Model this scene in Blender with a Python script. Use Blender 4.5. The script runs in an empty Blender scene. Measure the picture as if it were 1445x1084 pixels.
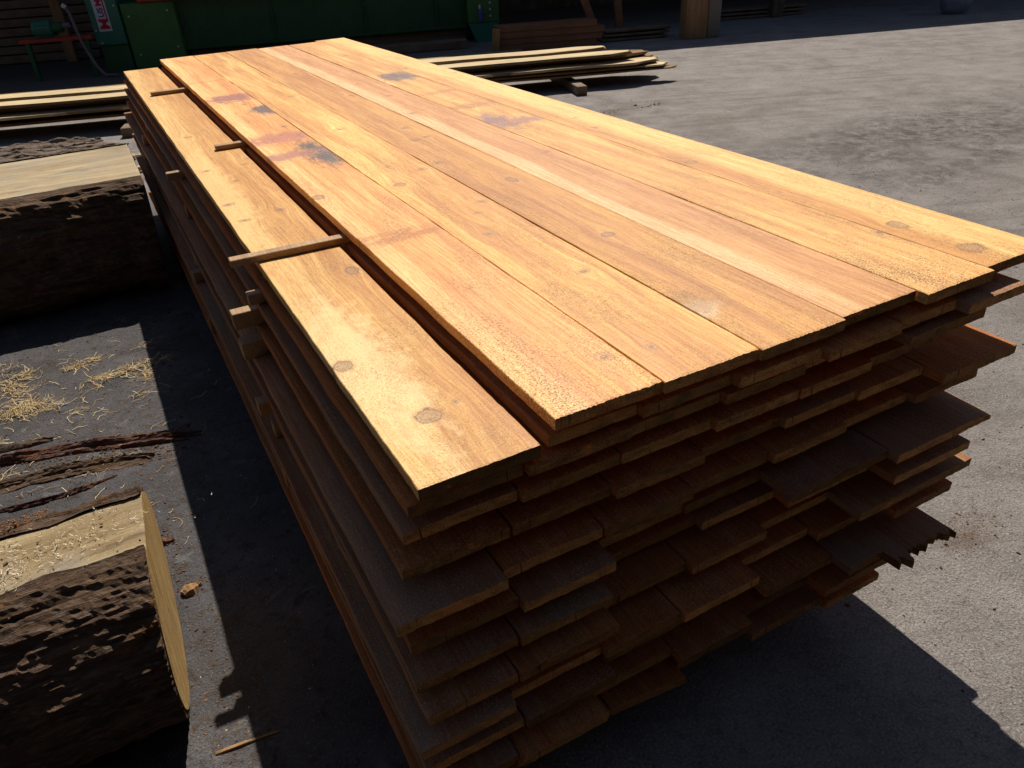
import bpy, math, random
from mathutils import Vector, Matrix, noise
random.seed(7)
R = math.radians
scene = bpy.context.scene
col = scene.collection
H = 1.05                      # height of the top boards' surface above the yard

# ------------------------------------------------------------------ node helpers
class NT:
    def __init__(s, name):
        s.m = bpy.data.materials.new(name); s.m.use_nodes = True
        s.t = s.m.node_tree; s.t.nodes.clear(); s.n = s.t.nodes
        s.out = s.n.new('ShaderNodeOutputMaterial'); s.b = s.n.new('ShaderNodeBsdfPrincipled')
        s.l(s.b.outputs[0], s.out.inputs[0])
    def l(s, a, b): s.t.links.new(a, b)
    def new(s, ty, **kw):
        x = s.n.new(ty)
        for k, v in kw.items(): setattr(x, k, v)
        return x
    def put(s, sock, v):
        if hasattr(v, 'is_output') or isinstance(v, bpy.types.NodeSocket): s.l(v, sock)
        else: sock.default_value = v
    def math(s, op, a, b=0.0, c=None, clamp=False):
        x = s.new('ShaderNodeMath', operation=op, use_clamp=clamp)
        s.put(x.inputs[0], a); s.put(x.inputs[1], b)
        if c is not None: s.put(x.inputs[2], c)
        return x.outputs[0]
    def vmath(s, op, a, b=(0, 0, 0)):
        x = s.new('ShaderNodeVectorMath', operation=op)
        s.put(x.inputs[0], a); s.put(x.inputs[1], b)
        return x.outputs['Value'] if op in ('LENGTH', 'DISTANCE', 'DOT_PRODUCT') else x.outputs[0]
    def comb(s, x, y, z):
        c = s.new('ShaderNodeCombineXYZ')
        for i, v in enumerate((x, y, z)): s.put(c.inputs[i], v)
        return c.outputs[0]
    def sep(s, v):
        c = s.new('ShaderNodeSeparateXYZ'); s.l(v, c.inputs[0]); return c.outputs
    def noise(s, vec, scale=5, detail=4, rough=.55, dist=0.0):
        x = s.new('ShaderNodeTexNoise'); s.l(vec, x.inputs['Vector'])
        x.inputs['Scale'].default_value = scale; x.inputs['Detail'].default_value = detail
        x.inputs['Roughness'].default_value = rough; x.inputs['Distortion'].default_value = dist
        return x.outputs['Fac']
    def ramp(s, fac, stops, interp='LINEAR'):
        x = s.new('ShaderNodeValToRGB'); s.put(x.inputs[0], fac); r = x.color_ramp; r.interpolation = interp
        while len(r.elements) < len(stops): r.elements.new(0.5)
        for e, (p, c) in zip(r.elements, stops):
            e.position = p; e.color = (c, c, c, 1) if isinstance(c, (int, float)) else (*c, 1)
        return x.outputs[0]
    def mix(s, f, a, b, mode='MIX'):
        x = s.new('ShaderNodeMix', data_type='RGBA', blend_type=mode, clamp_factor=True, clamp_result=False)
        s.put(x.inputs[0], f)
        for k, v in ((6, a), (7, b)):
            if isinstance(v, tuple): v = (*v, 1) if len(v) == 3 else v
            s.put(x.inputs[k], v)
        return x.outputs[2]
    def mapr(s, v, a, b, c=0.0, d=1.0):
        x = s.new('ShaderNodeMapRange'); s.put(x.inputs[0], v)
        for i, k in enumerate((a, b, c, d)): x.inputs[i + 1].default_value = k
        return x.outputs[0]
    def bump(s, h, strength, dist, normal=None):
        x = s.new('ShaderNodeBump'); s.l(h, x.inputs['Height'])
        x.inputs['Strength'].default_value = strength; x.inputs['Distance'].default_value = dist
        if normal is not None: s.l(normal, x.inputs['Normal'])
        return x.outputs[0]
    def fin(s, color, rough=.7, normal=None, spec=.4, metal=0.0):
        s.put(s.b.inputs['Base Color'], (*color, 1) if isinstance(color, tuple) and len(color) == 3 else color)
        s.put(s.b.inputs['Roughness'], rough); s.b.inputs['Specular IOR Level'].default_value = spec
        s.b.inputs['Metallic'].default_value = metal
        if normal is not None: s.l(normal, s.b.inputs['Normal'])
        return s.m

# ------------------------------------------------------------------ materials
def gauss(T, P, cx, cy, rx, ry, warpn=None, z=None):
    """soft ellipse at (cx,cy): 1 in the middle, 0 outside"""
    v = T.vmath('SUBTRACT', P, (cx, cy, 0))
    v = T.vmath('MULTIPLY', v, (1 / rx, 1 / ry, 0))
    d = T.vmath('LENGTH', v)
    if warpn is not None: d = T.math('ADD', d, warpn)
    return d

def wood(name, dark=(.48, .215, .050), light=(.74, .44, .150), sap=(.86, .62, .30), sap_amt=.5, knots=(), stains=(), sap_band=None, dust=1.0, tint=None, spec=.5, rough=.54, gscale=1.0, weather=0.0):
    T = NT(name)
    tc = T.new('ShaderNodeTexCoord'); oi = T.new('ShaderNodeObjectInfo')
    P = tc.outputs['Object']
    rnd = T.math('MULTIPLY', oi.outputs['Random'], 53.0)
    off = T.comb(rnd, T.math('MULTIPLY', rnd, 1.7), T.math('MULTIPLY', rnd, .6))
    x, y, z = T.sep(P)
    Pr = T.vmath('ADD', P, off)
    # slow wander of the grain
    low = T.noise(T.vmath('MULTIPLY', Pr, (4.0, .9, 4.0)), 1, 2, .5)
    u = T.math('ADD', x, T.math('MULTIPLY', T.math('SUBTRACT', low, .5), .06))
    kmask = None; kring = None; kedge = None
    kn = T.math('MULTIPLY', T.math('SUBTRACT', T.noise(P, 38, 3), .5), 1.3)
    for (kx, ky, kr) in knots:
        kq = random.Random(kx * 99 + ky); d = gauss(T, P, kx, ky, kr * kq.uniform(.9, 1.3) * (1.25 if kr < .0155 else 1), kr * kq.uniform(.95, 1.6), kn)
        dd = gauss(T, P, kx, ky, kr * 3.2, kr * 6.0)
        w = T.math('EXPONENT', T.math('MULTIPLY', T.math('MULTIPLY', dd, dd), -1.0))
        u = T.math('SUBTRACT', u, T.math('MULTIPLY', T.math('MULTIPLY', T.math('SUBTRACT', x, kx), w), .85))
        sm = kr < .0155
        k = T.mapr(d, 1.35, .25) if sm else T.mapr(d, 1.05, .85)
        k2 = T.mapr(T.math('ABSOLUTE', T.math('SUBTRACT', d, 1.1)), .32, .0)
        k3 = T.math('MULTIPLY', T.mapr(d, .75, .25), .7) if sm else T.math('MAXIMUM', T.mapr(T.math('ABSOLUTE', T.math('SUBTRACT', d, .98)), .12, .03), T.math('MULTIPLY', T.mapr(T.math('ABSOLUTE', T.math('SUBTRACT', d, .55)), .10, .02), .5))
        kedge = k3 if kedge is None else T.math('MAXIMUM', kedge, k3)
        kmask = k if kmask is None else T.math('MAXIMUM', kmask, k)
        kring = k2 if kring is None else T.math('MAXIMUM', kring, k2)
    zr = T.math('ADD', z, rnd)
    yr = T.math('ADD', y, rnd)
    ur = T.math('ADD', u, rnd)
    st1 = T.noise(T.comb(T.math('MULTIPLY', ur, 26 * gscale), T.math('MULTIPLY', yr, .75), T.math('MULTIPLY', zr, 26)), 1, 5, .6, .15)
    st2 = T.noise(T.comb(T.math('MULTIPLY', ur, 190 * gscale), T.math('MULTIPLY', yr, 3.0), T.math('MULTIPLY', zr, 190)), 1, 3, .6)
    st3 = T.noise(T.comb(T.math('MULTIPLY', ur, 460), T.math('MULTIPLY', yr, 22.0), T.math('MULTIPLY', zr, 460)), 1, 2, .6)
    c = T.ramp(st1, [(.30, dark), (.52, tuple((a + b) / 2 for a, b in zip(dark, light))), (.68, light)])
    patch = T.noise(T.vmath('MULTIPLY', T.comb(u, y, z) if False else T.vmath('ADD', T.comb(u, y, z), off), (13, 1.0, 13)), 1, 4, .62, .35)
    c = T.mix(T.math('MULTIPLY', T.mapr(patch, .46, .66), sap_amt), c, sap)
    if sap_band:
        (bx, bw, wob, mixv) = sap_band
        e = T.math('ADD', x, T.math('MULTIPLY', T.math('SUBTRACT', T.noise(T.comb(0.0, T.math('MULTIPLY', yr, .8), 0.0), 1, 2), .5), wob))
        bnd = T.mapr(T.math('ABSOLUTE', T.math('SUBTRACT', e, bx)), bw, bw * .55)
        c = T.mix(T.math('MULTIPLY', bnd, mixv), c, sap)
    fine = T.math('ADD', T.math('MULTIPLY', st2, .6), T.math('MULTIPLY', st3, .4))
    c = T.mix(T.mapr(fine, .60, .38, 0, .85), c, T.mix(1.0, c, (.64, .43, .21), 'MULTIPLY'))
    bl = T.noise(T.vmath('MULTIPLY', T.vmath('ADD', T.comb(u, y, z), off), (30, 2.2, 30)), 1, 5, .68)
    c = T.mix(T.mapr(bl, .50, .70, 0, .4), c, T.mix(1.0, c, (.74, .54, .32), 'MULTIPLY'))
    bl2 = T.noise(T.vmath('ADD', T.vmath('MULTIPLY', Pr, (9, 1.1, 9)), (5, 9, 2)), 1, 5, .6, .9)
    c = T.mix(T.mapr(bl2, .50, .70, 0, .35), c, T.mix(1.0, c, (.78, .58, .36), 'MULTIPLY'))
    for (sx, sy, rx, ry, scol, amt) in stains:
        sn = T.math('MULTIPLY', T.math('SUBTRACT', T.noise(T.vmath('MULTIPLY', P, (22, 13, 1)), 1, 5, .75), .5), 3.0)
        d = gauss(T, P, sx, sy, rx * 1.2, ry * 1.35, sn)
        c = T.mix(T.math('MULTIPLY', T.mapr(d, 1.3, .6), min(1, amt * 1.35)), c, scol)
    if kmask is not None:
        c = T.mix(T.math('MULTIPLY', kring, .45), c, (.28, .12, .045))
        kc = T.mix(T.mapr(T.noise(P, 160, 3), .35, .65), (.33, .22, .15), (.24, .12, .06))
        c = T.mix(T.math('MULTIPLY', kmask, .66), c, kc)
        c = T.mix(T.math('MULTIPLY', kedge, .8), c, (.14, .06, .025))
    if weather:
        wn = T.noise(T.vmath('MULTIPLY', Pr, (5, 1.2, 5)), 1, 4, .6)
        c = T.mix(T.math('MULTIPLY', T.mapr(wn, .4, .62), weather), c, (.20, .15, .115))
    # loose sawdust: pale grains, dark ones doubling as painted grain shadows, thicker in places
    sp = T.noise(P, 230, 3, .75); dens = T.noise(T.vmath('MULTIPLY', Pr, (8, 3.5, 8)), 1, 4, .6)
    near = T.mapr(y, 3.4, -.1, .0, .07)
    dn = T.math('ADD', T.math('MULTIPLY', T.mapr(dens, .40, .66), .075), near)
    grain_d = T.mapr(T.math('ADD', sp, dn), .655, .685)
    sp2 = T.noise(T.vmath('ADD', P, (3.1, 7.7, 1)), 260, 2, .7)
    grain_l = T.mapr(T.math('ADD', sp2, dn), .68, .71)
    if dust:
        c = T.mix(T.math('MULTIPLY', grain_l, .75 * dust), c, (.84, .62, .34))
        c = T.mix(T.math('MULTIPLY', grain_d, .7 * dust), c, (.20, .085, .025))
    fz = T.noise(T.vmath('MULTIPLY', Pr, (95, 60, 95)), 1, 4, .75)
    fzm = T.math('MULTIPLY', T.mapr(dens, .34, .62), dust if dust < 1 else 1.0)
    c = T.mix(T.math('MULTIPLY', T.mapr(fz, .50, .64), T.math('MULTIPLY', fzm, .55)), c, T.mix(1.0, c, (.60, .40, .22), 'MULTIPLY'))
    c = T.mix(T.math('MULTIPLY', T.mapr(fz, .46, .34), T.math('MULTIPLY', fzm, .5)), c, T.mix(1.0, c, (1.25, 1.25, 1.3), 'MULTIPLY'))
    if tint: c = T.mix(1.0, c, tint, 'MULTIPLY')
    rv = T.math('ADD', T.math('MULTIPLY', oi.outputs['Random'], .22), .89)
    c = T.mix(1.0, c, T.comb(rv, rv, rv), 'MULTIPLY')
    if rough < .7: c = T.mix(1.0, c, (1.06, .955, .72), 'MULTIPLY')
    # relief: fibres, band-saw marks across the board, dust grains
    sawn = T.noise(T.comb(T.math('MULTIPLY', x, 6), T.math('MULTIPLY', yr, 170), 0.0), 1, 2, .6)
    h = T.math('ADD', T.math('MULTIPLY', fine, .9), T.math('MULTIPLY', sawn, .7))
    h = T.math('ADD', h, T.math('MULTIPLY', grain_l, .8 * dust))
    h = T.math('ADD', h, T.math('MULTIPLY', T.noise(P, 420, 1), .45))
    nrm = T.bump(h, .85, .0012)
    nrm = T.bump(bl, .25, .006, nrm)
    return T.fin(c, T.mapr(patch, .3, .7, rough - .08, rough + .14), nrm, spec)

def endgrain(name, a=(.22, .10, .035), b=(.42, .22, .085)):
    T = NT(name)
    tc = T.new('ShaderNodeTexCoord'); oi = T.new('ShaderNodeObjectInfo'); P = tc.outputs['Object']
    rnd = T.math('MULTIPLY', oi.outputs['Random'], 31.0)
    x, y, z = T.sep(P)
    # growth rings seen end-on, arcs about a far centre
    v = T.comb(T.math('ADD', T.math('SUBTRACT', x, .11), T.math('MULTIPLY', T.math('SUBTRACT', oi.outputs['Random'], .5), .2)), 0.0, T.math('ADD', z, .16))
    r = T.math('MULTIPLY', T.vmath('LENGTH', v), 190)
    ring = T.math('ADD', T.math('MULTIPLY', T.math('SINE', r), .18), .5)
    n1 = T.noise(T.vmath('ADD', T.vmath('MULTIPLY', P, (260, 60, 420)), T.comb(rnd, rnd, rnd)), 1, 3, .7)
    n2 = T.noise(T.vmath('ADD', T.vmath('MULTIPLY', P, (14, 8, 60)), T.comb(rnd, rnd, rnd)), 1, 3, .6)
    f = T.math('ADD', T.math('MULTIPLY', ring, .35), T.math('MULTIPLY', n2, .65))
    c = T.ramp(f, [(.34, a), (.62, b)])
    c = T.mix(T.mapr(n1, .52, .62, 0, .75), c, (.10, .05, .02))
    c = T.mix(T.mapr(n1, .42, .34, 0, .7), c, (.55, .34, .15))
    dk = T.mapr(oi.outputs['Random'], .0, 1.0, .35, 1.35)
    c = T.mix(1.0, c, T.comb(dk, dk, T.math('MULTIPLY', dk, .9)), 'MULTIPLY')
    mo = T.noise(T.vmath('ADD', T.vmath('MULTIPLY', P, (9, 4, 20)), T.comb(rnd, 3.0, rnd)), 1, 4, .7)
    c = T.mix(T.mapr(mo, .56, .66, 0, .75), c, (.075, .070, .030))
    c = T.mix(T.mapr(mo, .40, .33, 0, .8), c, (.62, .20, .06))
    ck = T.noise(T.vmath('ADD', T.vmath('MULTIPLY', P, (120, 1, 10)), T.comb(rnd, 1.0, rnd)), 1, 2, .5, .6)
    c = T.mix(T.mapr(ck, .66, .70, 0, .8), c, (.03, .015, .008))
    nrm = T.bump(n1, 1.0, .005)
    return T.fin(c, .9, nrm, .15)

def bark_mat(name, a=(.050, .030, .018), b=(.185, .115, .072), moss=.0, orange=.35):
    T = NT(name)
    tc = T.new('ShaderNodeTexCoord'); P = tc.outputs['Object']
    n1 = T.noise(T.vmath('MULTIPLY', P, (4, 34, 34)), 1, 7, .7, .4)
    n2 = T.noise(T.vmath('MULTIPLY', P, (22, 80, 80)), 1, 4, .7)
    n3 = T.noise(P, 9, 4, .6)
    c = T.ramp(n1, [(.36, a), (.52, tuple((p + q) / 2 for p, q in zip(a, b))), (.66, b)])
    c = T.mix(T.mapr(n2, .52, .66, 0, .6), c, (.24, .18, .15))
    c = T.mix(T.math('MULTIPLY', T.mapr(n3, .58, .68), orange), c, (.36, .16, .045))
    if moss: c = T.mix(T.math('MULTIPLY', T.mapr(T.noise(P, 6, 4), .52, .64), moss), c, (.10, .10, .03))
    h = T.math('ADD', n1, T.math('MULTIPLY', n2, .4))
    return T.fin(c, .92, T.bump(h, 1.0, .035), .15)

def cantwood(name, a=(.20, .135, .066), b=(.38, .295, .165), grey=.55, axis=(1.2, 22, 22)):
    T = NT(name)
    tc = T.new('ShaderNodeTexCoord'); P = tc.outputs['Object']
    n1 = T.noise(T.vmath('MULTIPLY', P, axis), 1, 5, .6, .5)
    n2 = T.noise(T.vmath('MULTIPLY', P, tuple(k * 7 for k in axis)), 1, 3, .6)
    n3 = T.noise(P, 5, 4, .6)
    c = T.ramp(n1, [(.33, a), (.65, b)])
    c = T.mix(T.mapr(n2, .48, .7, 0, .45), c, tuple(k * .6 for k in a))
    c = T.mix(T.math('MULTIPLY', T.mapr(n3, .45, .65), grey), c, (.27, .245, .20))
    sp = T.noise(P, 150, 2, .7)
    n5 = T.noise(T.vmath('MULTIPLY', P, (3, 9, 9)), 1, 5, .7, .8)
    c = T.mix(T.math('MULTIPLY', T.mapr(n5, .54, .68), min(1, grey * 1.3)), c, tuple(k * .45 for k in a))
    c = T.mix(T.mapr(sp, .66, .70, 0, .7), c, (.12, .07, .04))
    c = T.mix(T.mapr(sp, .33, .29, 0, .8), c, (.72, .60, .42))
    return T.fin(c, .8, T.bump(T.math('ADD', n2, sp), .6, .003), .25)

def ground_mat():
    T = NT('yard_surface')
    ge = T.new('ShaderNodeNewGeometry'); P = ge.outputs['Position']
    x, y, z = T.sep(P)
    big = T.noise(P, .55, 5, .6); mid = T.noise(P, 3.0, 6, .65, .3); fin = T.noise(P, 28, 5, .7); gr = T.noise(P, 130, 3, .7); gr2 = T.noise(P, 320, 2, .7)
    c = T.ramp(mid, [(.30, (.115, .104, .096)), (.5, (.180, .168, .158)), (.72, (.245, .232, .222))])
    c = T.mix(T.mapr(big, .40, .62, 0, .45), c, (.245, .236, .230))
    c = T.mix(T.mapr(fin, .52, .68, 0, .65), c, (.095, .080, .068))
    c = T.mix(T.mapr(gr, .55, .66, 0, .75), c, (.36, .335, .31))
    c = T.mix(T.mapr(gr, .45, .34, 0, .8), c, (.075, .062, .055))
    c = T.mix(T.mapr(gr2, .62, .70, 0, .7), c, (.06, .048, .042))
    # rutted, dirtier patches where vehicles turn
    wn = T.math('MULTIPLY', T.math('SUBTRACT', T.noise(P, 2.2, 5, .7, .4), .5), 2.4)
    fd = T.noise(P, 9, 5, .75, .5)
    for (px, py, rx, ry, amt, cc) in ((6.0, 3.3, 1.9, .75, .9, (.055, .050, .045)), (4.4, 3.6, 1.3, .5, .45, (.07, .062, .055)), (4.75, 2.55, 1.2, .25, .7, (.075, .066, .066)),
                                   (4.4, 5.9, .55, .16, .7, (.09, .06, .04)), (5.0, 4.9, .9, .3, .5, (.13, .10, .07)),
                                   (1.57, .04, .13, .07, .75, (.12, .07, .035)), (3.4, 1.7, .9, .25, .35, (.14, .12, .10)), (7.5, 5.4, 2.0, .3, .3, (.16, .14, .12))):
        d = gauss(T, P, px, py, rx, ry, wn)
        m = T.math('MULTIPLY', T.mapr(d, 1.3, .2), T.mapr(fd, .36, .60))
        c = T.mix(T.math('MULTIPLY', m, amt), c, cc)
    # long faint tyre / drag lines
    tr = T.noise(T.vmath('MULTIPLY', T.new('ShaderNodeVectorRotate').outputs[0], (1, 1, 1)), 1) if False else None
    rot = T.new('ShaderNodeVectorRotate', rotation_type='Z_AXIS'); T.l(P, rot.inputs['Vector']); rot.inputs['Angle'].default_value = R(24)
    tr = T.noise(T.vmath('MULTIPLY', rot.outputs[0], (.5, 9, 1)), 1, 5, .65, .3)
    c = T.mix(T.mapr(tr, .52, .68, 0, .45), c, (.095, .086, .080))
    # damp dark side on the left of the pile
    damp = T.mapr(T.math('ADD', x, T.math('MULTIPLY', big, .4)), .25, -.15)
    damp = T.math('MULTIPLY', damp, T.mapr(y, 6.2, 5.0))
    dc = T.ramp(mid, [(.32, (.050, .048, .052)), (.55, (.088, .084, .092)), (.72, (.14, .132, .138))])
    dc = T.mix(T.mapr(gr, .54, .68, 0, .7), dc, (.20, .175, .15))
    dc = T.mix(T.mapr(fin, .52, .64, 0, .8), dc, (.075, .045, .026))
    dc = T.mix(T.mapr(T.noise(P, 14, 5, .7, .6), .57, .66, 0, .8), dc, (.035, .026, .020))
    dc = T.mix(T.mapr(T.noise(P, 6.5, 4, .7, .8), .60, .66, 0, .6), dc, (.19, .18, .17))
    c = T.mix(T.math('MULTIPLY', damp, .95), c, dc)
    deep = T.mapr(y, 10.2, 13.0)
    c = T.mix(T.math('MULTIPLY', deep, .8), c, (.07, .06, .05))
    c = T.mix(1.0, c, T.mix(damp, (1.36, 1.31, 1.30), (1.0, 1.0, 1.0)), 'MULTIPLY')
    h = T.math('ADD', T.math('MULTIPLY', mid, 1.0), T.math('MULTIPLY', fin, .5))
    n = T.bump(h, .8, .03)
    n = T.bump(T.math('ADD', gr, T.math('MULTIPLY', gr2, .5)), 1.0, .009, n)
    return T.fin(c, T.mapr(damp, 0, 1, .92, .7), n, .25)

def paint(name, c, rough=.45, dirt=.4, spec=.5):
    T = NT(name)
    tc = T.new('ShaderNodeTexCoord'); P = tc.outputs['Object']
    n = T.noise(P, 4, 5, .65); n2 = T.noise(T.vmath('MULTIPLY', P, (30, 30, 6)), 1, 4, .6)
    cc = T.mix(T.math('MULTIPLY', T.mapr(n, .42, .68), dirt), c, tuple(k * .45 + .02 for k in c))
    cc = T.mix(T.mapr(n2, .60, .72, 0, .4), cc, (.16, .12, .08))
    return T.fin(cc, T.mapr(n, .3, .7, rough - .1, rough + .25), T.bump(n2, .2, .004), spec)

def plain(name, c, rough=.6, spec=.3):
    T = NT(name); tc = T.new('ShaderNodeTexCoord')
    n = T.noise(tc.outputs['Object'], 30, 3)
    return T.fin(T.mix(T.mapr(n, .35, .7, 0, .4), c, tuple(k * .6 for k in c)), rough, None, spec)

M = {}
M['end'] = endgrain('board_end_grain', (.24, .105, .038), (.42, .21, .08))
M['stackwood'] = wood('stack_board_wood', dark=(.44, .14, .042), light=(.56, .23, .08), sap=(.52, .28, .12), sap_amt=.3, dust=.5, weather=.12, rough=.85, spec=.12)
M['stackgrey'] = wood('stack_board_wood_weathered', dark=(.32, .13, .055), light=(.42, .22, .12), sap=(.40, .28, .19), sap_amt=.5, dust=.4, weather=.55, rough=.8, spec=.2)
M['sticker'] = wood('sticker_wood', dark=(.34, .22, .13), light=(.50, .36, .24), sap=(.6, .48, .34), sap_amt=.3, dust=0, weather=.5)
M['bark'] = bark_mat('rough_bark')
M['bark_grey'] = bark_mat('dry_grey_bark', (.10, .07, .05), (.30, .24, .19), orange=.2)
M['bark_red'] = bark_mat('stringy_red_bark', (.07, .03, .022), (.22, .11, .08), orange=.3)
M['cant'] = cantwood('sawn_log_face')
M['cant2'] = cantwood('weathered_sawn_log_face', (.30, .22, .125), (.46, .36, .22), .45, (.9, 12, 12))
M['cantend'] = cantwood('cut_log_end', (.42, .25, .085), (.66, .45, .19), .05, (20, 24, 5))
M['slab'] = cantwood('pale_slab_wood', (.42, .30, .155), (.70, .56, .33), .2, (1.0, 24, 24))
M['slabedge'] = cantwood('brown_slab_edge', (.16, .09, .035), (.32, .19, .08), .1, (1.5, 14, 14))
M['reddark'] = cantwood('dark_red_timber', (.16, .07, .035), (.26, .125, .07), .1, (1.2, 14, 14))
M['olddark'] = cantwood('old_brown_timber', (.13, .085, .05), (.22, .15, .10), .3, (1.2, 14, 14))
M['green'] = paint('mid_green_paint', (.045, .16, .035))
M['dgreen'] = paint('dark_green_paint', (.012, .085, .028))
M['teal'] = paint('blue_green_paint', (.02, .16, .10))
M['red'] = paint('red_paint', (.42, .03, .02))
M['grey'] = plain('dark_steel', (.12, .12, .13), .45, .5)
M['hose'] = plain('mauve_grey_hose', (.20, .13, .15), .5)
M['blue'] = plain('blue_plastic', (.06, .09, .35), .35, .5)
M['bluegrey'] = plain('blue_grey_sheet', (.17, .19, .26), .6)
M['white'] = plain('sign_white', (.62, .60, .66), .5)
M['signred'] = plain('sign_red', (.50, .02, .05), .5)
M['signblue'] = plain('sign_blue', (.10, .09, .30), .5)
M['shed'] = cantwood('old_shed_boards', (.07, .045, .03), (.13, .09, .06), .3, (14, 14, 1.2))
M['roof'] = plain('rusted_roof_sheet', (.10, .07, .06), .7)
M['tan'] = cantwood('tan_post_wood', (.24, .13, .05), (.38, .22, .10), .1, (16, 16, 1.2))
M['conc'] = plain('grey_concrete', (.22, .19, .16), .85)
M['straw'] = plain('pale_shavings', (.56, .45, .25), .8)
M['straw2'] = plain('tan_shavings', (.36, .23, .10), .8)
M['shav'] = plain('cream_shavings', (.74, .62, .44), .7)
M['chip'] = plain('brown_chips', (.10, .060, .035), .85)
M['chipo'] = plain('orange_chips', (.26, .115, .035), .85)

# ------------------------------------------------------------------ object helpers
def link(name, me, mats=(), parent=None, loc=(0, 0, 0), rot=(0, 0, 0)):
    o = bpy.data.objects.new(name, me); col.objects.link(o)
    if me is not None:
        for m in mats: me.materials.append(m)
    o.location = loc; o.rotation_euler = rot
    if parent: o.parent = parent
    return o
def tag(o, label=None, cat=None, group=None, kind=None):
    if label: o['label'] = label
    if cat: o['category'] = cat
    if group: o['group'] = group
    if kind: o['kind'] = kind
    return o
def mesh(name, v, f, mi=None, smooth=False):
    me = bpy.data.meshes.new(name); me.from_pydata([tuple(p) for p in v], [], f)
    if mi:
        for p, k in zip(me.polygons, mi): p.material_index = k
    if smooth:
        for p in me.polygons: p.use_smooth = True
    me.update(); return me

class MB:
    def __init__(s): s.v = []; s.f = []; s.mi = []
    def add(s, v, f, m=0):
        b = len(s.v); s.v += [tuple(p) for p in v]; s.f += [tuple(i + b for i in q) for q in f]; s.mi += [m] * len(f)
    def box(s, x0, x1, y0, y1, z0, z1, c=.004, m=0):
        """chamfered box"""
        c = min(c, (x1 - x0) / 3, (y1 - y0) / 3, (z1 - z0) / 3)
        vs = []; idx = {}
        for i, X in enumerate((x0, x1)):
            for j, Y in enumerate((y0, y1)):
                for k, Z in enumerate((z0, z1)):
                    sx, sy, sz = (1, -1)[i], (1, -1)[j], (1, -1)[k]
                    for a, p in enumerate(((X, Y + sy * c, Z + sz * c), (X + sx * c, Y, Z + sz * c), (X + sx * c, Y + sy * c, Z))):
                        idx[i, j, k, a] = len(vs); vs.append(p)
        g = lambda i, j, k, a: idx[i, j, k, a]
        F = []
        for i in (0, 1): F.append([g(i, 0, 0, 0), g(i, 1, 0, 0), g(i, 1, 1, 0), g(i, 0, 1, 0)])
        for j in (0, 1): F.append([g(0, j, 0, 1), g(1, j, 0, 1), g(1, j, 1, 1), g(0, j, 1, 1)])
        for k in (0, 1): F.append([g(0, 0, k, 2), g(1, 0, k, 2), g(1, 1, k, 2), g(0, 1, k, 2)])
        for i in (0, 1):
            for j in (0, 1): F.append([g(i, j, 0, 0), g(i, j, 1, 0), g(i, j, 1, 1), g(i, j, 0, 1)])
            for k in (0, 1): F.append([g(i, 0, k, 0), g(i, 1, k, 0), g(i, 1, k, 2), g(i, 0, k, 2)])
            for j in (0, 1):
                for k in (0, 1): F.append([g(i, j, k, 0), g(i, j, k, 1), g(i, j, k, 2)])
        for j in (0, 1):
            for k in (0, 1): F.append([g(0, j, k, 1), g(1, j, k, 1), g(1, j, k, 2), g(0, j, k, 2)])
        s.add(vs, F, m)
    def tube(s, pts, r, n=10, m=0, cap=True):
        pts = [Vector(p) for p in pts]; rs = r if isinstance(r, (list, tuple)) else [r] * len(pts)
        base = len(s.v); up = Vector((0, 0, 1)); prev = None
        for i, p in enumerate(pts):
            d = (pts[min(i + 1, len(pts) - 1)] - pts[max(i - 1, 0)]).normalized()
            a = d.cross(up if abs(d.z) < .95 else Vector((1, 0, 0))).normalized(); b = d.cross(a)
            for k in range(n):
                t = 2 * math.pi * k / n
                s.v.append(tuple(p + (a * math.cos(t) + b * math.sin(t)) * rs[i]))
        for i in range(len(pts) - 1):
            for k in range(n):
                s.f.append((base + i * n + k, base + i * n + (k + 1) % n, base + (i + 1) * n + (k + 1) % n, base + (i + 1) * n + k)); s.mi.append(m)
        if cap:
            s.f.append(tuple(base + k for k in range(n))); s.mi.append(m)
            s.f.append(tuple(base + (len(pts) - 1) * n + k for k in range(n))[::-1]); s.mi.append(m)
    def build(s, name, mats, parent=None, loc=(0, 0, 0), rot=(0, 0, 0), smooth=False):
        me = mesh(name, s.v, s.f, s.mi, smooth)
        import bmesh
        bm = bmesh.new(); bm.from_mesh(me); bmesh.ops.recalc_face_normals(bm, faces=bm.faces); bm.to_mesh(me); bm.free()
        return link(name, me, mats if isinstance(mats, (list, tuple)) else [mats], parent, loc, rot)

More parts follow.
